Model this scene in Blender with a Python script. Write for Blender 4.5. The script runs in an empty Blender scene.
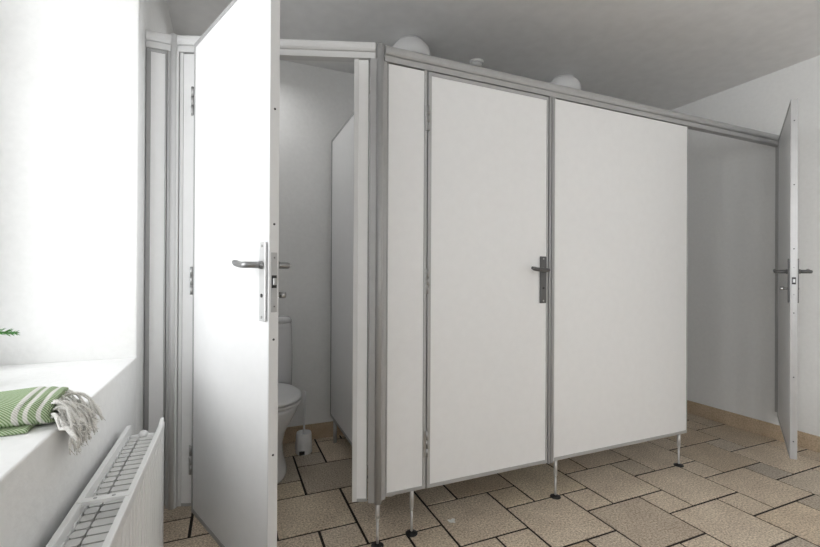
import bpy, bmesh, math, random
from mathutils import Vector, Matrix
random.seed(7)
SC = bpy.context.scene
COL = SC.collection
PI = math.pi

# ------------------------------------------------------------------ camera
cam_data = bpy.data.cameras.new('camera'); cam = bpy.data.objects.new('camera', cam_data); COL.objects.link(cam)
cam_data.sensor_width = 36; cam_data.lens = 424/820*36; cam_data.clip_start = 0.02
yaw, pitch, roll = math.radians(23), math.radians(0.14), math.radians(0.29)
F = Vector((math.sin(yaw)*math.cos(pitch), math.cos(yaw)*math.cos(pitch), math.sin(pitch)))
R0 = Vector((math.cos(yaw), -math.sin(yaw), 0)); U0 = R0.cross(F)
R_ = R0*math.cos(roll)+U0*math.sin(roll); U_ = U0*math.cos(roll)-R0*math.sin(roll)
M = Matrix((R_, U_, -F)).transposed().to_4x4(); M.translation = Vector((0, 0, 1.1))
cam.matrix_world = M
SC.camera = cam

# ------------------------------------------------------------------ light and exposure
SC.view_settings.view_transform = 'Standard'
SC.view_settings.look = 'None'
SC.view_settings.gamma = 1
SC.view_settings.use_curve_mapping = False
SC.view_settings.exposure = 0.09
world = bpy.data.worlds.new('world'); SC.world = world; world.use_nodes = True
bg = world.node_tree.nodes['Background']; bg.inputs[0].default_value = (0.93, 0.96, 1, 1); bg.inputs[1].default_value = 0.5

def area(name, loc, rot, sx, sy, power, color=(1, 1, 1), spread=180):
    l = bpy.data.lights.new(name, 'AREA'); l.shape = 'RECTANGLE'; l.size = sx; l.size_y = sy; l.energy = power; l.color = color
    l.spread = math.radians(spread)
    o = bpy.data.objects.new(name, l); COL.objects.link(o); o.location = loc; o.rotation_euler = rot
    return o
# daylight outside the niche window, then fill through an unseen window added behind the camera
area('daylight_niche_window', (-1.8, 0.75, 1.75), (0, -PI/2, 0), 2.2, 2.2, 64, (0.975, 0.99, 1))
area('added_window_fill', (-1.0, -1.40, 1.62), (0, -PI/2, 0), 1.7, 1.7, 116, (0.975, 0.99, 1))

# ------------------------------------------------------------------ materials
def new_mat(name):
    m = bpy.data.materials.new(name); m.use_nodes = True
    nt = m.node_tree; b = nt.nodes['Principled BSDF']
    return m, nt, b
def simple(name, col, rough=0.5, metal=0.0, bump=0.0, scale=60, var=0.0, spec=None, detail=3):
    m, nt, b = new_mat(name)
    b.inputs['Base Color'].default_value = (*col, 1); b.inputs['Roughness'].default_value = rough; b.inputs['Metallic'].default_value = metal
    if spec is not None: b.inputs['Specular IOR Level'].default_value = spec
    if bump or var:
        tc = nt.nodes.new('ShaderNodeTexCoord'); n = nt.nodes.new('ShaderNodeTexNoise'); n.inputs['Scale'].default_value = scale; n.inputs['Detail'].default_value = detail
        nt.links.new(tc.outputs['Object'], n.inputs['Vector'])
        if bump:
            bp = nt.nodes.new('ShaderNodeBump'); bp.inputs['Strength'].default_value = bump; bp.inputs['Distance'].default_value = 0.01
            nt.links.new(n.outputs['Fac'], bp.inputs['Height']); nt.links.new(bp.outputs['Normal'], b.inputs['Normal'])
        if var:
            r = nt.nodes.new('ShaderNodeValToRGB')
            r.color_ramp.elements[0].position = 0.3; r.color_ramp.elements[1].position = 0.7
            r.color_ramp.elements[0].color = (*[c*(1-var) for c in col], 1); r.color_ramp.elements[1].color = (*[min(1, c*(1+var)) for c in col], 1)
            nt.links.new(n.outputs['Fac'], r.inputs['Fac']); nt.links.new(r.outputs['Color'], b.inputs['Base Color'])
    return m
MAT = {}
MAT['plaster'] = simple('white_painted_plaster', (0.86, 0.86, 0.85), 0.85, bump=0.16, scale=45, var=0.02, detail=6, spec=0.2)
MAT['ceiling'] = simple('grey_white_ceiling_paint', (0.87, 0.87, 0.87), 0.9, bump=0.10, scale=14, var=0.03, detail=5, spec=0.2)
MAT['laminate'] = simple('white_laminate', (0.86, 0.86, 0.86), 0.38, bump=0.02, scale=25, var=0.012, spec=0.35)
MAT['profile'] = simple('light_grey_aluminium_profile', (0.44, 0.44, 0.44), 0.38, 0.25, var=0.03, scale=30)
MAT['profile_dark'] = simple('grey_aluminium_profile', (0.36, 0.36, 0.36), 0.4, 0.3)
MAT['profile_white'] = simple('white_coated_profile', (0.72, 0.72, 0.72), 0.35, 0.0)
MAT['gasket'] = simple('dark_gap_gasket', (0.03, 0.03, 0.03), 0.8)
MAT['steel'] = simple('brushed_steel', (0.42, 0.42, 0.42), 0.32, 0.85, var=0.08, scale=90)
MAT['steel_dark'] = simple('dark_grey_steel', (0.13, 0.13, 0.13), 0.35, 0.5)
MAT['steel_mid'] = simple('mid_grey_steel', (0.30, 0.30, 0.30), 0.3, 0.8)
MAT['steel_light'] = simple('satin_steel_plate', (0.66, 0.66, 0.66), 0.35, 0.6)
MAT['foot_metal'] = simple('painted_metal_foot', (0.62, 0.61, 0.60), 0.35, 0.3)
MAT['black'] = simple('black_plastic', (0.015, 0.015, 0.015), 0.5)
MAT['porcelain'] = simple('white_porcelain', (0.78, 0.78, 0.79), 0.12, spec=0.6)
MAT['plastic'] = simple('white_plastic', (0.74, 0.74, 0.74), 0.4)
MAT['opal'] = simple('opal_glass', (0.86, 0.86, 0.86), 0.3)
MAT['enamel'] = simple('white_enamel', (0.84, 0.84, 0.83), 0.32)
MAT['fin'] = simple('bare_convector_sheet', (0.66, 0.655, 0.64), 0.45, 0.15)
MAT['clay'] = simple('white_ceramic_pot', (0.75, 0.74, 0.72), 0.4)
MAT['soil'] = simple('dark_soil', (0.04, 0.03, 0.02), 0.95, bump=0.6, scale=90)
MAT['needle'] = simple('green_needles', (0.05, 0.23, 0.03), 0.5, var=0.4, scale=40)
MAT['twig'] = simple('green_brown_twig', (0.12, 0.13, 0.05), 0.7)
MAT['cream'] = simple('cream_cotton', (0.88, 0.86, 0.82), 0.95, bump=0.5, scale=420, var=0.15)
MAT['flake'] = simple('white_paint_flake', (0.95, 0.94, 0.90), 0.7, bump=0.4, scale=200)
MAT['grout'] = simple('dark_brown_grout', (0.020, 0.013, 0.009), 0.9, bump=0.3, scale=200)

def tile_mat(name, base_a, base_b, tint_attr=True):
    m, nt, b = new_mat(name); N, L = nt.nodes.new, nt.links.new
    tc = N('ShaderNodeTexCoord')
    n1 = N('ShaderNodeTexNoise'); n1.inputs['Scale'].default_value = 7; n1.inputs['Detail'].default_value = 4
    n2 = N('ShaderNodeTexNoise'); n2.inputs['Scale'].default_value = 120; n2.inputs['Detail'].default_value = 5; n2.inputs['Roughness'].default_value = 0.75
    vo = N('ShaderNodeTexVoronoi'); vo.inputs['Scale'].default_value = 130
    for n in (n1, n2, vo): L(tc.outputs['Object'], n.inputs['Vector'])
    r1 = N('ShaderNodeValToRGB'); r1.color_ramp.elements[0].position = 0.35; r1.color_ramp.elements[1].position = 0.65
    r1.color_ramp.elements[0].color = (*base_a, 1); r1.color_ramp.elements[1].color = (*base_b, 1)
    L(n1.outputs['Fac'], r1.inputs['Fac'])
    # fine speckle
    r2 = N('ShaderNodeValToRGB'); r2.color_ramp.elements[0].position = 0.38; r2.color_ramp.elements[1].position = 0.60
    r2.color_ramp.elements[0].color = (0.50, 0.45, 0.40, 1); r2.color_ramp.elements[1].color = (1.25, 1.25, 1.25, 1)
    L(n2.outputs['Fac'], r2.inputs['Fac'])
    mx = N('ShaderNodeMix'); mx.data_type = 'RGBA'; mx.blend_type = 'MULTIPLY'; mx.inputs[0].default_value = 1.0 if tint_attr else 0.5
    L(r1.outputs['Color'], mx.inputs[6]); L(r2.outputs['Color'], mx.inputs[7])
    r3 = N('ShaderNodeValToRGB'); r3.color_ramp.elements[0].position = 0.05; r3.color_ramp.elements[1].position = 0.16
    r3.color_ramp.elements[0].color = (0.35, 0.27, 0.2, 1); r3.color_ramp.elements[1].color = (1, 1, 1, 1)
    L(vo.outputs['Distance'], r3.inputs['Fac'])
    m2 = N('ShaderNodeMix'); m2.data_type = 'RGBA'; m2.blend_type = 'MULTIPLY'; m2.inputs[0].default_value = 0.6
    L(mx.outputs[2], m2.inputs[6]); L(r3.outputs['Color'], m2.inputs[7])
    out = m2.outputs[2]
    if tint_attr:
        at = N('ShaderNodeAttribute'); at.attribute_name = 'tile_tint'
        m3 = N('ShaderNodeMix'); m3.data_type = 'RGBA'; m3.blend_type = 'MULTIPLY'; m3.inputs[0].default_value = 1
        L(out, m3.inputs[6]); L(at.outputs['Color'], m3.inputs[7]); out = m3.outputs[2]
    L(out, b.inputs['Base Color']); b.inputs['Roughness'].default_value = 0.48; b.inputs['Specular IOR Level'].default_value = 0.4
    bp = N('ShaderNodeBump'); bp.inputs['Strength'].default_value = 0.25; bp.inputs['Distance'].default_value = 0.004
    L(n2.outputs['Fac'], bp.inputs['Height']); L(bp.outputs['Normal'], b.inputs['Normal'])
    return m
MAT['tile'] = tile_mat('speckled_beige_stone_tile', (0.64, 0.54, 0.425), (0.74, 0.64, 0.51))
MAT['skirting'] = tile_mat('beige_tile_skirting', (0.48, 0.37, 0.25), (0.58, 0.46, 0.33), False)

def glass_mat():
    m, nt, b = new_mat('clear_window_glass'); nt.nodes.remove(b)
    o = nt.nodes['Material Output']; t = nt.nodes.new('ShaderNodeBsdfTransparent'); g = nt.nodes.new('ShaderNodeBsdfGlossy'); g.inputs['Roughness'].default_value = 0.02
    x = nt.nodes.new('ShaderNodeMixShader'); x.inputs[0].default_value = 0.05
    nt.links.new(t.outputs[0], x.inputs[1]); nt.links.new(g.outputs[0], x.inputs[2]); nt.links.new(x.outputs[0], o.inputs[0])
    return m
MAT['glass'] = glass_mat()

def towel_mat():
    # woven green cotton, cream bands laid out along the cloth's own length (the object's X axis)
    m, nt, b = new_mat('green_striped_woven_cotton'); N, L = nt.nodes.new, nt.links.new
    tc = N('ShaderNodeTexCoord'); at = N('ShaderNodeAttribute'); at.attribute_name = 'band'
    w = N('ShaderNodeTexWave'); w.wave_type = 'BANDS'; w.bands_direction = 'DIAGONAL'; w.inputs['Scale'].default_value = 110; w.inputs['Distortion'].default_value = 1.0
    L(tc.outputs['Object'], w.inputs['Vector'])
    g = N('ShaderNodeValToRGB'); g.color_ramp.elements[0].color = (0.17, 0.27, 0.11, 1); g.color_ramp.elements[1].color = (0.55, 0.63, 0.46, 1)
    L(w.outputs['Fac'], g.inputs['Fac'])
    c = N('ShaderNodeValToRGB'); c.color_ramp.elements[0].color = (0.62, 0.61, 0.57, 1); c.color_ramp.elements[1].color = (0.84, 0.83, 0.79, 1)
    L(w.outputs['Fac'], c.inputs['Fac'])
    x = N('ShaderNodeMix'); x.data_type = 'RGBA'
    L(at.outputs['Fac'], x.inputs[0]); L(g.outputs['Color'], x.inputs[6]); L(c.outputs['Color'], x.inputs[7])
    L(x.outputs[2], b.inputs['Base Color']); b.inputs['Roughness'].default_value = 0.95; b.inputs['Specular IOR Level'].default_value = 0.1
    bp = N('ShaderNodeBump'); bp.inputs['Strength'].default_value = 0.5; bp.inputs['Distance'].default_value = 0.002
    L(w.outputs['Fac'], bp.inputs['Height']); L(bp.outputs['Normal'], b.inputs['Normal'])
    return m
MAT['towel'] = towel_mat()

# ------------------------------------------------------------------ mesh helpers
def box(bm, x0, x1, y0, y1, z0, z1, bev=0.0, mi=0):
    vs = [bm.verts.new((x, y, z)) for x in (x0, x1) for y in (y0, y1) for z in (z0, z1)]
    fs = [bm.faces.new([vs[i] for i in f]) for f in ((0, 1, 3, 2), (4, 6, 7, 5), (0, 4, 5, 1), (2, 3, 7, 6), (0, 2, 6, 4), (1, 5, 7, 3))]
    for f in fs: f.material_index = mi
    if bev:
        es = list({e for f in fs for e in f.edges})
        r = bmesh.ops.bevel(bm, geom=es, offset=bev, segments=2, affect='EDGES', profile=0.5)
        for f in r['faces']: f.material_index = mi
def loft(bm, rings, cap=True, smooth=True, mi=0):
    vr = [[bm.verts.new(p) for p in r] for r in rings]
    n = len(vr[0])
    for a, b in zip(vr, vr[1:]):
        for i in range(n):
            f = bm.faces.new((a[i], a[(i+1) % n], b[(i+1) % n], b[i])); f.smooth = smooth; f.material_index = mi
    if cap:
        f = bm.faces.new(list(reversed(vr[0]))); f.material_index = mi
        f = bm.faces.new(vr[-1]); f.material_index = mi
    return vr
def cyl(bm, p, q, r0, r1=None, n=20, mi=0):
    r1 = r0 if r1 is None else r1
    p, q = Vector(p), Vector(q); d = (q-p).normalized()
    u = d.orthogonal().normalized(); v = d.cross(u)
    loft(bm, [[p+(u*math.cos(a)+v*math.sin(a))*r0 for a in [2*PI*i/n for i in range(n)]],
              [q+(u*math.cos(a)+v*math.sin(a))*r1 for a in [2*PI*i/n for i in range(n)]]], mi=mi)
def tube(bm, pts, r, n=12, mi=0):
    pts = [Vector(p) for p in pts]; rr = r if isinstance(r, (list, tuple)) else [r]*len(pts)
    rings = []; up = None
    for i, p in enumerate(pts):
        d = (pts[min(i+1, len(pts)-1)]-pts[max(i-1, 0)]).normalized()
        u = d.orthogonal().normalized() if up is None else (up-d*up.dot(d)).normalized()
        up = u; v = d.cross(u)
        rings.append([p+(u*math.cos(a)+v*math.sin(a))*rr[i] for a in [2*PI*k/n for k in range(n)]])
    loft(bm, rings, mi=mi)
def lathe(bm, prof, c=(0, 0, 0), n=32, mi=0):
    loft(bm, [[(c[0]+r*math.cos(a), c[1]+r*math.sin(a), c[2]+z) for a in [2*PI*i/n for i in range(n)]] for r, z in prof], mi=mi)
def prism(bm, prof, x0, x1, m0=0.0, m1=0.0, mi=0):
    """profile of (y, z) points extruded along X; m0/m1 mitre the ends by y."""
    a = [bm.verts.new((x0+y*m0, y, z)) for y, z in prof]; b = [bm.verts.new((x1+y*m1, y, z)) for y, z in prof]
    n = len(prof)
    for i in range(n):
        f = bm.faces.new((a[i], a[(i+1) % n], b[(i+1) % n], b[i])); f.material_index = mi
    bm.faces.new(list(reversed(a))).material_index = mi; bm.faces.new(b).material_index = mi
def zprism(bm, prof, z0, z1, mi=0):
    a = [bm.verts.new((x, y, z0)) for x, y in prof]; b = [bm.verts.new((x, y, z1)) for x, y in prof]
    n = len(prof)
    for i in range(n):
        f = bm.faces.new((a[i], a[(i+1) % n], b[(i+1) % n], b[i])); f.material_index = mi
    bm.faces.new(list(reversed(a))).material_index = mi; bm.faces.new(b).material_index = mi
def obj(name, bm, mat, parent=None, label=None, bevel=0.0, kind=None):
    bmesh.ops.recalc_face_normals(bm, faces=bm.faces[:])
    me = bpy.data.meshes.new(name); bm.to_mesh(me); bm.free()
    for m in (mat if isinstance(mat, (list, tuple)) else [mat]): me.materials.append(MAT[m])
    o = bpy.data.objects.new(name, me); COL.objects.link(o)
    if parent: o.parent = parent
    if label: o['label'] = label
    if kind: o['kind'] = kind
    if bevel:
        b = o.modifiers.new('bevel', 'BEVEL'); b.width = bevel; b.segments = 2; b.limit_method = 'ANGLE'
    return o
def thing(name, label, cat, loc=(0, 0, 0), rz=0.0, group=None):
    o = bpy.data.objects.new(name, None); COL.objects.link(o); o.empty_display_size = 0.1
    o.location = loc; o.rotation_euler = (0, 0, rz); o['label'] = label; o['category'] = cat
    if group: o['group'] = group
    return o
def tag(o, label, cat, group=None):
    o['label'] = label; o['category'] = cat
    if group: o['group'] = group
    return o
B = bmesh.new

# ------------------------------------------------------------------ the room
XL, XR, YB, YF, ZC = -0.305, 3.40, 2.86, -2.4, 2.49
NY0, NY1, NZ0, NZ1, XW = -0.25, 1.775, 0.80, 2.32, -0.74     # window niche in the thick outer wall
SY0, SY1 = -2.15, -0.65     # second niche added out of view on the same wall, to admit fill light
# floor: pinwheel of large and small tiles in a dark grout bed
def build_floor():
    bm = B(); lay = bm.loops.layers.color.new('tile_tint')
    box(bm, XL-0.02, XR+0.02, YF-0.02, YB+0.02, -0.06, -0.0035, mi=1)
    ox, oy, mx, my, g = 0.357, 1.015, 0.1695, 0.1622, 0.0058
    def tile(x0, x1, y0, y1):
        x0, x1 = max(x0+g, XL-0.01), min(x1-g, XR+0.01); y0, y1 = max(y0+g, YF-0.01), min(y1-g, YB+0.01)
        if x1-x0 < 0.01 or y1-y0 < 0.01: return
        h, b_ = 0.0, 0.0016
        t = random.uniform(0.88, 1.10); w = random.uniform(-0.02, 0.03)
        c = (t*(1+w), t, t*(1-w*1.3), 1)
        # slightly wobbly edges
        j = lambda: random.uniform(-0.0009, 0.0009)
        lo = [(x0+j(), y0+j()), (x1+j(), y0+j()), (x1+j(), y1+j()), (x0+j(), y1+j())]
        cx, cy = (x0+x1)/2, (y0+y1)/2
        hi = [(x+(b_ if x < cx else -b_), y+(b_ if y < cy else -b_)) for x, y in lo]
        a = [bm.verts.new((x, y, -0.004)) for x, y in lo]; m_ = [bm.verts.new((x, y, -0.0012)) for x, y in lo]; u = [bm.verts.new((x, y, h)) for x, y in hi]
        fs = [bm.faces.new(u)]
        for i in range(4):
            k = (i+1) % 4
            fs += [bm.faces.new((m_[i], m_[k], u[k], u[i])), bm.faces.new((a[i], a[k], m_[k], m_[i]))]
        for f in fs:
            for l in f.loops: l[lay] = c
    for i in range(-8, 22):
        for j in range(-26, 16):
            if ((i-3)+2*(j-3)) % 5 == 0:
                tile(ox+i*mx, ox+(i+2)*mx, oy+j*my, oy+(j+2)*my)
                tile(ox+(i+2)*mx, ox+(i+3)*mx, oy+(j+1)*my, oy+(j+2)*my)
    return obj('floor', bm, ['tile', 'grout'], kind='structure')
build_floor()
bm = B(); box(bm, XW-0.2, XR+0.2, YF-0.2, YB+0.2, ZC, ZC+0.12); obj('ceiling', bm, 'ceiling', kind='structure')
bm = B()
x0 = XW-0.06
box(bm, x0, XL, NY1, YB+0.2, -0.06, ZC); box(bm, x0, XL, YF-0.2, SY0, -0.06, ZC); box(bm, x0, XL, SY1, NY0, -0.06, ZC)
box(bm, x0, XL, SY0, SY1, -0.06, NZ0); box(bm, x0, XL, SY0, SY1, NZ1, ZC)
box(bm, x0, XL, NY0, NY1, -0.06, NZ0); box(bm, x0, XL, NY0, NY1, NZ1, ZC)
obj('wall_left', bm, 'plaster', kind='structure', bevel=0.004)
bm = B(); box(bm, XR, XR+0.2, YF-0.2, YB+0.2, -0.06, ZC); obj('wall_right', bm, 'plaster', kind='structure')
bm = B(); box(bm, XL, XR, YB, YB+0.2, -0.06, ZC); obj('wall_back', bm, 'plaster', kind='structure')
bm = B(); box(bm, XL, XR, YF-0.1, YF, -0.06, ZC); obj('wall_front', bm, 'plaster', kind='structure')
def skirt(name, x0, x1, y0, y1):
    bm = B(); box(bm, x0, x1, y0, y1, 0, 0.1, 0.002); obj(name, bm, 'skirting', kind='structure')
skirt('baseboard_right', XR-0.010, XR+0.001, YF, YB)
skirt('baseboard_back', XL, XR-0.011, YB-0.010, YB+0.001)
skirt('baseboard_left', XL-0.001, XL+0.010, YF, YB-0.011)

def window(name, to, w, h):
    """window in a plane: to(u, v, d) -> world; u across, v up, d outward"""
    def bx(bm, u0, u1, v0, v1, d0, d1):
        p, q = to(u0, v0, d0), to(u1, v1, d1)
        box(bm, *[s for k in range(3) for s in sorted((p[k], q[k]))], 0.003)
    fr = B()
    t = 0.05
    for a in ((0, w, 0, t), (0, w, h-t, h), (0, t, t, h-t), (w-t, w, t, h-t), (w/2-0.03, w/2+0.03, t, h-t)): bx(fr, *a, 0.0, 0.05)
    f = obj(name, fr, 'enamel', kind='structure')
    for u0, u1 in ((t, w/2-0.03), (w/2+0.03, w-t)):
        s = B(); k = 0.035
        for a in ((u0, u1, t, t+k), (u0, u1, h-t-k, h-t), (u0, u0+k, t+k, h-t-k), (u1-k, u1, t+k, h-t-k), (u0+k, u1-k, h*0.68, h*0.68+0.022)): bx(s, *a, 0.008, 0.042)
        so = obj('window_sash', s, 'enamel', f)
        g = B(); bx(g, u0+k-0.004, u1-k+0.004, t+k-0.004, h-t-k+0.004, 0.022, 0.027); obj('pane', g, 'glass', so)
window('window_1', lambda u, v, d: (XW-d, NY0+u, NZ0+v), NY1-NY0, NZ1-NZ0)
window('window_added', lambda u, v, d: (XW-d, SY0+u, NZ0+v), SY1-SY0, NZ1-NZ0)  # unseen window, added so fill light reaches panels, floor and right wall

# ------------------------------------------------------------------ toilet cubicles
ZB, ZT = 0.187, 1.973           # underside and top of the panels
YP = 1.64                       # front plane of the long cubicle front
def foot(parent, x, y, ztop=ZB+0.004):
    bm = B(); cyl(bm, (x, y, 0.005), (x, y, 0.10), 0.0055, n=14); cyl(bm, (x, y, 0.10), (x, y, 0.112), 0.0055, 0.009, n=14); cyl(bm, (x, y, 0.112), (x, y, ztop), 0.009, n=16)
    f = obj('foot', bm, 'foot_metal', parent, label='slim metal foot')
    bm = B(); lathe(bm, [(0.026, 0.0), (0.026, 0.003), (0.020, 0.006), (0.009, 0.009), (0.007, 0.012)], (x, y, 0), 24)
    obj('foot_disc', bm, 'black', f, label='black round foot disc')
def panel(t, w, wl, wr, wt=0.0, wb=0.018, thick=0.032, z0=ZB, z1=ZT, left='profile', right='profile', y0=0.0):
    """board with edge profiles; local x 0..w, front face at y=y0"""
    bm = B(); box(bm, wl*0.6, w-wr*0.6, y0+0.003, y0+thick-0.003, z0+0.004, z1-0.004); obj('board', bm, 'laminate', t)
    def strip(x0, x1, za, zb, m, nm):
        bm = B(); box(bm, x0, x1, y0, y0+thick, za, zb, 0.0015)
        obj(nm, bm, m, t, label='grey metal edge profile' if m != 'profile_white' else 'white edge profile')
    if wl: strip(0, wl, z0, z1, left, 'edge_profile')
    if wr: strip(w-wr, w, z0, z1, right, 'edge_profile')
    if wb: strip(wl, w-wr, z0, z0+wb, 'profile', 'edge_profile')
    if wt: strip(wl, w-wr, z1-wt, z1, 'profile', 'edge_profile')

RAIL = [(-0.003, 0.0), (-0.003, 0.026), (0.001, 0.028), (0.001, 0.033), (-0.006, 0.036), (-0.010, 0.046), (-0.011, 0.060), (-0.008, 0.074), (-0.002, 0.083), (0.006, 0.087),
        (0.018, 0.087), (0.034, 0.080), (0.042, 0.066), (0.042, 0.036), (0.034, 0.033), (0.034, 0.0)]
def rail(name, label, p, q, mat='profile', m0=0.0, m1=0.0, z=ZT+0.001):
    p, q = Vector(p), Vector(q); d = q-p
    bm = B(); prism(bm, [(y, zz*0.79) for y, zz in RAIL], 0, d.length, m0, m1)
    o = obj(name, bm, mat); o.location = (p.x, p.y, z); o.rotation_euler = (0, 0, math.atan2(d.y, d.x))
    return tag(o, label, 'rail')

# hardware -----------------------------------------------------------
def lever(parent, x, y, s, dirx, z, mat='steel', length=0.118):
    """s: outward sign along y, dirx: direction the grip points"""
    bm = B(); cyl(bm, (x, y, z), (x, y+s*0.010, z), 0.0125, 0.011, 18)
    pts = [(x, y+s*0.004, z), (x, y+s*0.030, z)]
    for k in range(1, 6):
        a = k/5*PI/2; pts.append((x+dirx*0.018*(1-math.cos(a)), y+s*(0.030+0.018*math.sin(a)), z))
    for k in range(1, 8):
        u = k/7; pts.append((x+dirx*(0.018+(length-0.018)*u), y+s*(0.048-0.004*math.sin(u*PI)), z+0.009*u**2.5))
    rr = [0.0095]*len(pts); rr[-1] = 0.0065
    tube(bm, pts, rr, 14)
    return obj('lever_handle', bm, mat, parent, label='round bent lever handle')
def lock_plate(parent, x, y, s, zc, mat='steel_light', turn=False, h=0.226, w=0.038):
    bm = B(); box(bm, x-w/2, x+w/2, min(y, y+s*0.006), max(y, y+s*0.006), zc-h/2, zc+h/2, 0.002)
    p = obj('lock_plate', bm, mat, parent, label='long narrow metal lock plate')
    for z in (zc-h/2+0.012, zc+h/2-0.012):
        bm = B(); cyl(bm, (x, y+s*0.005, z), (x, y+s*0.0075, z), 0.004, n=12); obj('screw', bm, 'steel', p)
    if turn:
        bm = B(); cyl(bm, (x, y+s*0.005, zc-0.040), (x, y+s*0.022, zc-0.040), 0.006, n=14); cyl(bm, (x, y+s*0.020, zc-0.040), (x, y+s*0.036, zc-0.040), 0.009, 0.010, n=16)
        obj('thumb_turn', bm, 'steel', p)
    else:
        bm = B(); cyl(bm, (x, y+s*0.005, zc-0.040), (x, y+s*0.008, zc-0.040), 0.0055, n=14); obj('release_slot', bm, 'black', p)
    return p
def hinge(parent, x, y, s, z, h=0.108, mat='steel'):
    bm = B()
    box(bm, x-0.016, x-0.001, min(y, y+s*0.004), max(y, y+s*0.004), z-h/2, z+h/2, 0.001)
    for k in range(3):
        a = z-h/2+k*h/3; cyl(bm, (x, y+s*0.004, a+0.0003), (x, y+s*0.004, a+h/3-0.0003), 0.0055, n=16)
    obj('hinge', bm, mat, parent, label='three-knuckle metal hinge')

def door(name, label, loc, rz, w, hand, z0, z1, plate_mat, lever_mat, edge_mat='profile', side_mat='profile', thick=0.033, wl=0.013, wr=0.013, lever_len=0.118, zh=1.125, wb=0.016, holes=True, bolt=True, hx=-0.001):
    t = thing(name, label, 'door', loc, rz)
    # hand=+1: leaf lies on y 0..thick with its outside at y=0;  hand=-1 mirrored
    def yb(a, b): return sorted((hand*a, hand*b))
    bm = B(); y = yb(0.0025, thick-0.0025); box(bm, wl*0.5, w-wr*0.5, y[0], y[1], z0+0.004, z1-0.004); obj('door_leaf', bm, 'laminate', t)
    y = yb(0, thick)
    for (a, b, c, d, m) in ((0, wl, z0, z1, edge_mat), (w-wr, w, z0, z1, side_mat), (wl, w-wr, z0, z0+wb, edge_mat), (wl, w-wr, z1-0.016, z1, edge_mat)):
        bm = B(); box(bm, a, b, y[0], y[1], c, d, 0.0012); obj('edge_profile', bm, m, t, label='metal edge profile')
    ym = hand*thick/2
    if holes:
        for z in (0.265, 0.59, 0.915, 1.24, 1.565, 1.89):
            bm = B(); cyl(bm, (w-0.001, ym, z), (w+0.0012, ym, z), 0.0032, n=12); obj('edge_screw', bm, 'black', t, label='small dark screw in the door edge')
    bm = B(); box(bm, w-0.001, w+0.0016, ym-0.009, ym+0.009, 0.992, 1.160, 0.0006); fp = obj('lock_faceplate', bm, 'profile', t, label='rounded lock faceplate in the door edge')
    for z in (1.145, 1.008):
        bm = B(); cyl(bm, (w+0.001, ym, z), (w+0.003, ym, z), 0.0048, n=12); obj('screw', bm, 'steel', fp)
        bm = B(); cyl(bm, (w+0.0025, ym, z), (w+0.0035, ym, z), 0.0018, n=8); obj('screw_slot', bm, 'black', fp)
    bm = B(); box(bm, w+0.0012, w+0.0022, ym-0.0075, ym+0.0075, 1.060, 1.096); obj('latch_opening', bm, 'black', fp)
    if bolt:
      bm = B(); box(bm, w+0.0015, w+0.009, ym-0.005, ym+0.005, 1.068, 1.088, 0.002); obj('latch_bolt', bm, 'steel', fp)
    xs = w-0.032
    lock_plate(t, xs, 0, -hand, zh-0.047, plate_mat); lever(t, xs, -hand*0.004, -hand, -1, zh, lever_mat, lever_len)
    lock_plate(t, xs, hand*thick, hand, zh-0.047, plate_mat, turn=True); lever(t, xs, hand*(thick+0.004), hand, -1, zh, lever_mat, lever_len)
    for z in (1.768, 1.072, 0.378): hinge(t, hx, 0, -hand, z)
    return t

# long front: narrow panel, middle door, mullion, wide panel
t = thing('cubicle_side_panel', 'narrow white panel between the round corner post and the closed middle door', 'panel', (0.592, YP, 0))
panel(t, 0.181, 0.006, 0.014, wb=0.014); foot(t, 0.716-0.592, 0.016)
door('cubicle_door', 'closed white cubicle door with dark lever plate, between narrow panel and wide blank panel', (0.777, YP-0.002, 0), 0, 0.648, 1, ZB, ZT-0.004,
     'steel_dark', 'steel_dark', holes=False, bolt=False, wl=0.016, wr=0.010, lever_len=0.105)
t = thing('cubicle_mullion', 'grey grooved upright strip between the closed middle door and the wide panel', 'post', (1.429, YP, 0))
bm = B(); zprism(bm, [(0, -0.004), (0.011, -0.004), (0.012, -0.001), (0.016, -0.001), (0.017, -0.006), (0.030, -0.006), (0.034, -0.002), (0.034, 0.034), (0, 0.034)], ZB-0.004, ZT)
obj('upright', bm, 'profile_dark', t)
t2 = thing('cubicle_side_panel', 'wide blank white panel right of the closed door, largest panel without a handle', 'panel', (1.466, YP, 0))
panel(t2, 0.985, 0.004, 0.005, wb=0.016, left='profile_white', right='profile'); foot(t2, 0.027, 0.016); foot(t2, 2.403-1.466, 0.016)
# round corner post
t = thing('cubicle_post', 'tall round grey post at the corner where the two cubicle fronts meet', 'post', (0.555, 1.628, 0))
bm = B(); cyl(bm, (0, 0, ZB-0.012), (0, 0, 2.030), 0.0145, n=28); obj('column', bm, 'profile', t)
a = math.atan2(1.63-1.905, 0.556+0.213)
bm = B(); zprism(bm, [(0.010, 0.004), (0.0355, 0.012), (0.0355, 0.042), (0.004, 0.036)], ZB-0.008, ZT); obj('side_channel', bm, 'profile', t)
bm = B()
d = Vector((math.cos(a), math.sin(a))); n = Vector((-d.y, d.x))
zprism(bm, [tuple(d*u+n*v) for u, v in ((-0.010, -0.004), (-0.040, -0.002), (-0.040, 0.028), (-0.004, 0.026))], ZB-0.010, ZT); obj('side_channel', bm, 'profile', t)
foot(t, 0.0, 0.004, ZB-0.008)
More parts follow.
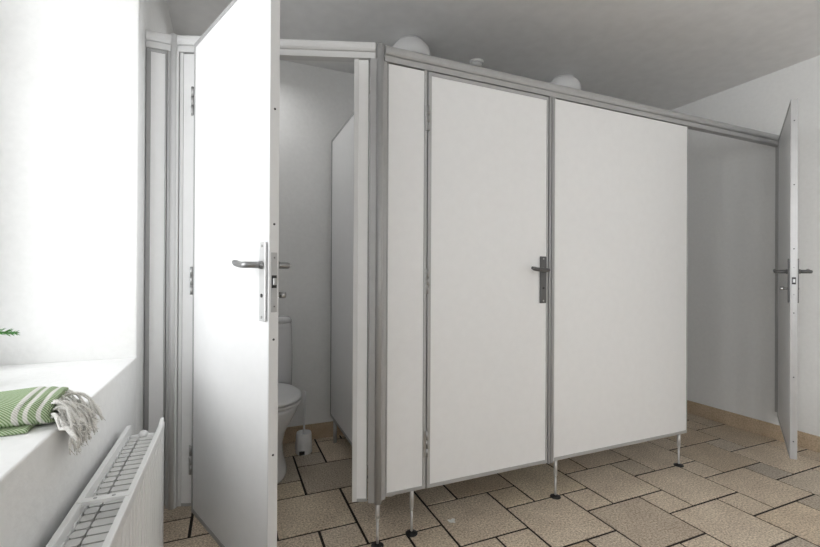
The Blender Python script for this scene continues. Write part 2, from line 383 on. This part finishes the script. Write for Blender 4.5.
# diagonal front
PA, PB = Vector((-0.213, 1.905)), Vector((0.556, 1.630)); dd = (PB-PA).normalized(); ang = math.atan2(dd.y, dd.x)
def onA(u, v=0.0): p = PA+dd*u+Vector((-dd.y, dd.x))*v; return (p.x, p.y, 0)
t = thing('cubicle_side_panel', 'narrow white panel right of the open left doorway, beside the round corner post', 'panel', onA(0.712), ang)
panel(t, 0.061, 0.019, 0.004, wb=0.012, left='profile_white', z0=ZB-0.006)
t = thing('cubicle_side_panel', 'narrow white panel that carries the hinges of the wide open left door', 'panel', onA(0.028), ang)
panel(t, 0.056, 0.014, 0.003, wb=0.012, left='profile_white', right='profile_white', z0=ZB-0.006)
door('cubicle_door', 'large white cubicle door swung wide open in the foreground, beside the radiator', onA(0.097, -0.034), math.radians(-68.6), 0.640, 1, 0.178, 1.990,
     'steel_light', 'steel_mid', lever_len=0.084, edge_mat='profile', side_mat='profile_white', wl=0.010, wr=0.007, thick=0.029)
# left end: round post and short return to the wall
t = thing('cubicle_post', 'slim round white post left of the open foreground door', 'post', (-0.206, 1.904, 0))
bm = B(); cyl(bm, (0, 0, ZB-0.012), (0, 0, 2.040), 0.014, n=28); obj('column', bm, 'profile_white', t)
bm = B(); zprism(bm, [(-0.011, -0.004), (-0.024, -0.002), (-0.024, 0.028), (-0.006, 0.026)], ZB-0.008, ZT); obj('side_channel', bm, 'profile', t)
bm = B(); zprism(bm, [tuple(dd*u+n*v) for u, v in ((0.012, -0.009), (0.019, -0.007), (0.019, 0.022), (0.006, 0.024))], ZB-0.008, ZT); obj('side_channel', bm, 'profile_white', t)
t = thing('cubicle_side_panel', 'narrowest white filler panel between the window wall and the slim round post', 'panel', (-0.303, 1.905, 0))
panel(t, 0.070, 0.016, 0.006, wt=0.012, wb=0.012, left='profile_dark')
rail('top_rail', 'long grey head rail running over the closed door and wide panel to the right wall', (0.578, YP), (XR-0.001, YP), 'profile', -0.3, 0)
rail('top_rail', 'short light head rail over the doorway of the wide open foreground door', onA(0.020)[:2], onA(0.797)[:2], 'profile_white', 0, 0)
rail('top_rail', 'shortest white head rail, from window wall to slim round post', (XL+0.001, 1.905), (-0.217, 1.905), 'profile_white', 0, 0)
# far right door and its wall jamb
t = thing('cubicle_jamb', 'grey upright jamb fixed to the right wall behind the far right door', 'post', (3.386, YP, 0))
bm = B(); box(bm, 0, 0.013, 0, 0.032, ZB, ZT, 0.0015); obj('upright', bm, 'profile', t)
door('cubicle_door', 'far right white cubicle door standing ajar, seen almost edge on', (3.335, 1.600, 0), math.radians(209.5), 0.805, -1, 0.176, 2.000,
     'steel_dark', 'steel_dark', edge_mat='profile', side_mat='profile', wl=0.016, wr=0.008, thick=0.029, lever_len=0.11)
# dividing walls between the cubicles
def divider(label, x, y0, y1, z0=0.15, z1=2.0):
    t = thing('cubicle_divider', label, 'panel', (x, y0, 0), PI/2)
    panel(t, y1-y0, 0.014, 0.014, wt=0.014, wb=0.016, thick=0.028, z0=z0, z1=z1, left='profile_dark', right='profile_dark')
    bm = B(); cyl(bm, (y1-y0-0.09, 0.014, 0.0), (y1-y0-0.09, 0.014, z0+0.002), 0.012, n=16); obj('foot', bm, 'profile', t)
divider('white dividing panel seen through the open left doorway, behind the toilet brush', 0.652, 1.70, 2.835)
divider('white dividing panel behind the wide blank front panel, left wall of the right cubicle', 1.480, 1.70, 2.845)

# ------------------------------------------------------------------ toilet
def ell(cx, cy, z, a, b, n=40, p=2.0, back=None):
    pts = []
    for i in range(n):
        t = 2*PI*i/n; c, s = math.cos(t), math.sin(t)
        x = cx+a*abs(c)**(2/p)*(1 if c >= 0 else -1); y = cy+b*abs(s)**(2/p)*(1 if s >= 0 else -1)
        if back is not None and y > back: y = back
        pts.append((x, y, z))
    return pts
def build_toilet():
    t = thing('toilet', 'white floor-standing toilet with closed lid, half hidden behind the open left door', 'toilet', (0.185, 2.855, 0))
    bm = B()
    loft(bm, [ell(0, -0.36, z, a, b) for z, a, b in ((0.0, 0.112, 0.205), (0.012, 0.116, 0.21), (0.04, 0.110, 0.20), (0.10, 0.096, 0.18), (0.17, 0.092, 0.17))] +
         [ell(0, cy, z, a, b) for z, a, b, cy in ((0.24, 0.108, 0.185, -0.37), (0.30, 0.138, 0.215, -0.385), (0.35, 0.163, 0.236, -0.395), (0.385, 0.176, 0.243, -0.40), (0.400, 0.176, 0.243, -0.40), (0.402, 0.160, 0.225, -0.40))])
    obj('bowl', bm, 'porcelain', t)
    bm = B(); box(bm, -0.10, 0.10, -0.30, -0.01, 0.02, 0.40, 0.03)
    for f in bm.faces: f.smooth = True
    obj('bowl_back', bm, 'porcelain', t)
    bm = B(); loft(bm, [ell(0, -0.105, z, a, b, p=4.5) for z, a, b in ((0.385, 0.150, 0.080), (0.40, 0.172, 0.088), (0.60, 0.176, 0.090), (0.77, 0.170, 0.088), (0.80, 0.166, 0.086))]); obj('cistern', bm, 'porcelain', t)
    bm = B(); loft(bm, [ell(0, -0.105, z, a, b, p=4.5) for z, a, b in ((0.802, 0.169, 0.088), (0.818, 0.169, 0.088), (0.832, 0.160, 0.080), (0.836, 0.14, 0.06))]); c = obj('cistern_lid', bm, 'porcelain', t)
    bm = B(); lathe(bm, [(0.022, 0), (0.022, 0.006), (0.018, 0.009)], (0, -0.105, 0.835), 24); obj('flush_button', bm, 'steel_light', c)
    bm = B(); loft(bm, [ell(0, -0.41, z, a, b, p=2.25) for z, a, b in ((0.404, 0.182, 0.225), (0.408, 0.187, 0.23), (0.418, 0.187, 0.23), (0.422, 0.182, 0.225))]); obj('seat', bm, 'plastic', t)
    bm = B(); loft(bm, [ell(0, -0.41, z, a, b, p=2.25) for z, a, b in ((0.425, 0.182, 0.225), (0.428, 0.187, 0.23), (0.440, 0.186, 0.229), (0.450, 0.170, 0.21), (0.453, 0.13, 0.17))]); obj('seat_lid', bm, 'plastic', t)
build_toilet()
t = thing('toilet_brush', 'white toilet brush in its round holder on the tiles beside the toilet', 'brush', (0.425, 2.665, 0))
bm = B(); lathe(bm, [(0.048, 0), (0.050, 0.004), (0.051, 0.05), (0.046, 0.115), (0.044, 0.125), (0.036, 0.125), (0.034, 0.10)], n=36); h = obj('holder', bm, 'plastic', t)
bm = B(); box(bm, -0.040, -0.010, -0.0525, -0.040, 0.006, 0.026, 0.001); o = obj('label_patch', bm, 'black', h, label='small dark patch at the foot of the holder'); o.rotation_euler = (0, 0, math.radians(8))
bm = B(); lathe(bm, [(0.008, 0.03), (0.028, 0.035), (0.028, 0.10), (0.008, 0.105)], n=20); obj('bristles', bm, 'plastic', t)
bm = B(); tube(bm, [(0, 0, 0.10), (0.002, 0, 0.2), (0.005, 0, 0.29), (0.006, 0, 0.375)], [0.006, 0.006, 0.0068, 0.0075], 14); obj('brush_handle', bm, 'plastic', t)

# ------------------------------------------------------------------ ceiling lamps and detector
for x, y, lab in ((0.985, 2.33, 'round white ceiling lamp nearest the corner post, left of the two lamps'), (2.165, 2.34, 'round white ceiling lamp above the wide blank panel, right of the two lamps')):
    t = thing('ceiling_lamp', lab, 'lamp', (x, y, ZC), group='round opal ceiling lamps')
    bm = B(); lathe(bm, [(0.070, 0.0), (0.076, -0.004), (0.080, -0.020), (0.080, -0.030)], n=40); obj('lamp_base', bm, 'plastic', t)
    bm = B(); lathe(bm, [(0.084, -0.018), (0.098, -0.028), (0.111, -0.046), (0.118, -0.068), (0.120, -0.088), (0.112, -0.108), (0.094, -0.124), (0.066, -0.137), (0.035, -0.143), (0.005, -0.145)], n=48); obj('lamp_shade', bm, 'opal', t, label='domed opal shade of the added lamp')
t = thing('ceiling_lamp', 'added lit ceiling lamp, unseen behind the open foreground door, brightening the left cubicle', 'lamp', (0.09, 2.55, ZC), group='round opal ceiling lamps')
bm = B(); lathe(bm, [(0.070, 0.0), (0.076, -0.004), (0.080, -0.020), (0.080, -0.030)], n=40); obj('lamp_base', bm, 'plastic', t)
bm = B(); lathe(bm, [(0.084, -0.018), (0.111, -0.046), (0.118, -0.068), (0.112, -0.088), (0.094, -0.104), (0.066, -0.117), (0.005, -0.125)], n=48); obj('lamp_shade', bm, 'opal', t, label='domed opal shade of the added lamp')
l = bpy.data.lights.new('cubicle_fill_light', 'AREA'); l.shape = 'DISK'; l.size = 0.20; l.energy = 1.8; l.spread = PI  # fill light of the added lamp, lifts the left cubicle's brightness
o = bpy.data.objects.new('cubicle_fill_light', l); COL.objects.link(o); o.parent = t; o.location = (0, 0, -0.135)
t = thing('smoke_detector', 'small round white detector on the ceiling between the two lamps', 'detector', (1.470, 2.375, ZC))
bm = B(); lathe(bm, [(0.046, 0), (0.048, -0.006), (0.044, -0.016)], n=32); obj('detector_base', bm, 'plastic', t)
bm = B(); lathe(bm, [(0.038, -0.014), (0.036, -0.026), (0.024, -0.034), (0.004, -0.036)], n=32); obj('detector_cap', bm, 'plastic', t)

# ------------------------------------------------------------------ radiator under the window
def build_radiator():
    t = thing('radiator', 'white double panel radiator under the window sill, open at the top', 'radiator', (-0.234, 0.30, 0))
    L = 1.205; zt, zb = 0.640, 0.10; xb, xf = -0.049, 0.049
    def pan(name, x, s):
        bm = B(); n = int(L/0.0333); prof = []
        # fluted steel sheet
        y = 0.02; outer = [(x, 0.0), (x, 0.02)]; k = 0
        while y+0.033 < L-0.02:
            outer += [(x-s*0.000, y+0.006), (x-s*0.005, y+0.010), (x-s*0.005, y+0.023), (x, y+0.027), (x, y+0.033)]; y += 0.033
        outer += [(x, L)]
        inner = [(px-s*0.009, py) for px, py in reversed(outer)]
        zprism(bm, outer+inner, zb, zt-0.020)
        prism_pts = [(x-s*0.012, zt-0.024), (x, zt-0.024), (x+s*0.001, zt-0.002), (x-s*0.001, zt), (x-s*0.011, zt), (x-s*0.012, zt-0.003)]
        a = [bm.verts.new((px, -0.004, pz)) for px, pz in prism_pts]; b = [bm.verts.new((px, L+0.004, pz)) for px, pz in prism_pts]
        m = len(a)
        for i in range(m): bm.faces.new((a[i], a[(i+1) % m], b[(i+1) % m], b[i]))
        bm.faces.new(list(reversed(a))); bm.faces.new(b)
        # upturned corner ear at the far end
        ear = [(L-0.045, zt-0.001), (L+0.004, zt+0.013), (L+0.004, zt-0.001)]
        if s > 0:
            e0 = [bm.verts.new((x-0.001, py, pz)) for py, pz in ear]; e1 = [bm.verts.new((x-0.010, py, pz)) for py, pz in ear]
            for i in range(3): bm.faces.new((e0[i], e0[(i+1) % 3], e1[(i+1) % 3], e1[i]))
            bm.faces.new(e0); bm.faces.new(list(reversed(e1)))
        return obj(name, bm, 'enamel', t)
    pan('front_panel', xf, 1); pan('back_panel', xb, -1)
    for x0, x1 in ((xb+0.014, -0.012), (-0.009, xf-0.014)):
        bm = B(); y = 0.03
        while y < L-0.06:
            zprism(bm, [(x0, y+0.003), (x0+0.004, y), (x1-0.004, y), (x1, y+0.003), (x1, y+0.020), (x1-0.004, y+0.023), (x0+0.004, y+0.023), (x0, y+0.020)], zb+0.03, zt-0.026); y += 0.0285
        obj('convector_fins', bm, 'fin', t, label='folded convector sheet')
    bm = B(); box(bm, xb+0.004, xf-0.004, 0.735, 0.753, zt-0.006, zt+0.002, 0.001); s = obj('grille_strap', bm, 'enamel', t)
    for x in (-0.016, 0.016):
        bm = B(); cyl(bm, (x, 0.744, zt+0.001), (x, 0.744, zt+0.003), 0.0035, n=12); obj('strap_hole', bm, 'profile', s)
    bm = B()
    tube(bm, [(xb+0.006, L-0.022, zt-0.036), (0, L-0.022, zt-0.034), (xf-0.006, L-0.022, zt-0.036)], 0.013, 16)
    lathe(bm, [(0.010, -0.02), (0.013, -0.012), (0.014, -0.004), (0.011, 0.004), (0.005, 0.008)], (-0.002, L-0.022, zt-0.020), 20)
    obj('connection_pipe', bm, 'enamel', t)
    for y in (0.12, 1.06):
        bm = B(); box(bm, xb-0.014, xb+0.010, y-0.015, y+0.015, 0.12, 0.60, 0.002); obj('wall_bracket', bm, 'enamel', t)
    for x in (-0.02, 0.02):
        bm = B(); cyl(bm, (x, L-0.05, 0.0), (x, L-0.05, zb+0.04), 0.008, n=14); obj('supply_pipe', bm, 'enamel', t)
build_radiator()

# ------------------------------------------------------------------ towel on the sill
def build_towel():
    t = thing('towel', 'green towel with cream stripes, folded on the window sill with fringe over the edge', 'towel', (-0.304, 1.085, NZ0), math.radians(3))
    rnd = random.Random(3)
    def sleeve(x0, x1, ry, rz, bands, seed, cz=None, flare=0.0):
        r2 = random.Random(seed); bm = B(); n = 44; m = 200
        lay = bm.verts.layers.float.new('band')
        rings = []
        ph = r2.uniform(0, 6)
        for i in range(m+1):
            u = i/m; x = x0+(x1-x0)*u
            e = 1.0
            if u > 0.965: e = 1-0.10*((u-0.965)/0.035)**2
            if u < 0.05: e = 1-0.5*((0.05-u)/0.05)**2
            ring = []
            for k in range(n):
                a = 2*PI*k/n; c, s = math.cos(a), math.sin(a)
                wob = 1+0.012*math.sin(3*a+ph+x*22)+0.010*math.sin(5*a-x*35+ph)
                y = ry*e*wob*abs(c)**(2/2.5)*(1 if c >= 0 else -1)
                z = rz*e*wob*abs(s)**(2/2.3)*(1 if s >= 0 else -1)+rz
                z += 0.004*math.sin(x*16+1.0)*(z/(2*rz))
                # slanting end: the top reaches further right than the front bottom
                xx = x+flare*(z/(2*rz)-0.5)*u - 0.010*u*abs(c)**3
                ring.append((xx, y, max(0.0006, z)))
            rings.append((x, ring))
        vr = [[bm.verts.new(p) for p in r] for _, r in rings]
        for (x, _), r in zip(rings, vr):
            f = 0.0
            for b0, b1 in bands:
                if b0 <= x <= b1: f = 1.0
            for v in r: v[lay] = f
        for a_, b_ in zip(vr, vr[1:]):
            for i in range(n):
                bm.faces.new((a_[i], a_[(i+1) % n], b_[(i+1) % n], b_[i])).smooth = True
        bm.faces.new(list(reversed(vr[0]))); bm.faces.new(vr[-1])
        return bm
    # stepped layers, outermost shortest
    obj('towel_layer', sleeve(-0.40, -0.048, 0.074, 0.0320, [(-0.0605, -0.052)], 1, flare=0.004), 'towel', t, label='outer wrap of green cloth with cream stripe')
    obj('towel_layer', sleeve(-0.39, -0.027, 0.0700, 0.0305, [(-0.046, -0.038)], 2, flare=0.003), 'towel', t, label='middle wrap of green cloth with cream stripe')
    obj('towel_layer', sleeve(-0.38, -0.010, 0.0655, 0.0290, [(-0.028, -0.0195)], 5, flare=0.002), 'towel', t, label='inner wrap of green cloth with cream stripe')
    # flat folded flap underneath, green
    bm = B(); lay = bm.verts.layers.float.new('band')
    box(bm, -0.36, -0.045, -0.080, -0.02, 0.0005, 0.011, 0.004)
    obj('towel_flap', bm, 'towel', t)
    # fringe tassels
    for k in range(72):
        y0 = rnd.uniform(-0.058, 0.050); z0 = rnd.uniform(0.008, 0.052)
        p = Vector((-0.016, y0, z0)); L = rnd.uniform(0.06, 0.112)
        out = Vector((0.5, rnd.uniform(-0.85, 0.45), rnd.uniform(-0.2, 0.5))).normalized()
        pts = [tuple(p)]; v = out.copy()
        for s in range(9):
            p = p+v*(L/9); v = (v+Vector((rnd.uniform(-.22, .22), rnd.uniform(-.3, .3), -0.42+rnd.uniform(-.15, .12)))).normalized()
            if p.x < 0.010 and p.z < 0.006:      # still over the sill: lie on it and run outwards
                if p.z > -0.012: p.z = 0.006; v = Vector((max(0.6, v.x), v.y, 0.0)).normalized()
                else: p.x = 0.010
            if p.z < 0.0: p.x = max(p.x, 0.012+0.002*(k % 4)); v.x *= 0.6
            pts.append(tuple(p))
        r = rnd.uniform(0.0022, 0.0034)
        rr = [r*(0.8+0.35*math.sin(i*2.3+k)) for i in range(len(pts))]; rr[-1] = r*0.5; rr[-3] = r*1.5
        bm = B(); tube(bm, pts, rr, 8)
        # frayed ends
        e = Vector(pts[-2])
        for q in range(3):
            d = Vector((rnd.uniform(0.0, .6), rnd.uniform(-.6, .6), rnd.uniform(-1, -.1))).normalized()*rnd.uniform(0.008, 0.02)
            tube(bm, [tuple(e), tuple(e+d*0.5+Vector((0, 0.001, 0))), tuple(e+d)], [0.0013, 0.001, 0.0005], 5)
        obj('tassel', bm, 'cream', t)
build_towel()

# ------------------------------------------------------------------ evergreen sprig in a pot on the sill
def build_plant():
    t = thing('potted_conifer', 'small evergreen in a white pot on the window sill, one green sprig showing', 'plant', (-0.665, 1.44, NZ0))
    bm = B(); lathe(bm, [(0.030, 0), (0.034, 0.004), (0.042, 0.075), (0.045, 0.080), (0.045, 0.088), (0.040, 0.088), (0.038, 0.076), (0.036, 0.072)], n=32); p = obj('pot', bm, 'clay', t)
    bm = B(); lathe(bm, [(0.037, 0.070), (0.037, 0.076), (0.01, 0.079)], n=24); obj('soil', bm, 'soil', p)
    rnd = random.Random(11)
    def sprig(p0, p1, sag, seed, nl=0.023):
        bm = B(); p0, p1 = Vector(p0), Vector(p1); n = 26; pts = []
        for i in range(n+1):
            u = i/n; pts.append(p0.lerp(p1, u)+Vector((0, 0, sag*math.sin(u*PI))))
        tube(bm, [tuple(p) for p in pts], [0.0016-0.001*i/n for i in range(n+1)], 6, mi=0)
        for i in range(4, n+1):
            d = (pts[i]-pts[i-1]).normalized()
            for q in range(5):
                a = rnd.uniform(0, 2*PI); u = d.orthogonal().normalized(); v = d.cross(u)
                side = (u*math.cos(a)+v*math.sin(a)); side.z *= 0.6
                dr = (side+d*0.9).normalized()*nl*rnd.uniform(0.6, 1.0)*(1.0 if i < n-3 else 0.7)
                tube(bm, [tuple(pts[i]), tuple(pts[i]+dr*0.6), tuple(pts[i]+dr)], [0.0009, 0.0011, 0.0003], 4, mi=1)
        return obj('sprig', bm, ['twig', 'needle'], t)
    sprig((0, 0, 0.075), (0.137, 0.01, 0.140), 0.026, 1)
    sprig((0, 0, 0.075), (0.035, 0.05, 0.20), 0.0, 2)
    sprig((0, 0, 0.075), (-0.04, -0.03, 0.20), 0.0, 3)
    sprig((0, 0, 0.075), (-0.03, 0.06, 0.15), 0.01, 4)
    sprig((0, 0, 0.075), (-0.02, -0.10, 0.14), 0.02, 5)
build_plant()

# ------------------------------------------------------------------ chip of white paint on a tile
bm = B(); rnd = random.Random(5)
for cx, cy, r in ((0.0, 0.0, 0.010), (0.012, 0.008, 0.008), (-0.006, 0.010, 0.006), (0.008, -0.008, 0.005)):
    n = 11; a = [(cx+r*rnd.uniform(0.7, 1.25)*math.cos(2*PI*i/n), cy+r*rnd.uniform(0.7, 1.25)*math.sin(2*PI*i/n)) for i in range(n)]
    zprism(bm, a, 0.0, 0.0008+0.0004*r*100)
o = obj('paint_chip', bm, 'flake'); o.location = (0.915, 1.668, 0.0003); o.scale = (1.15, 1.15, 1); tag(o, 'small chip of white paint lying on a large floor tile before the closed door', 'debris')
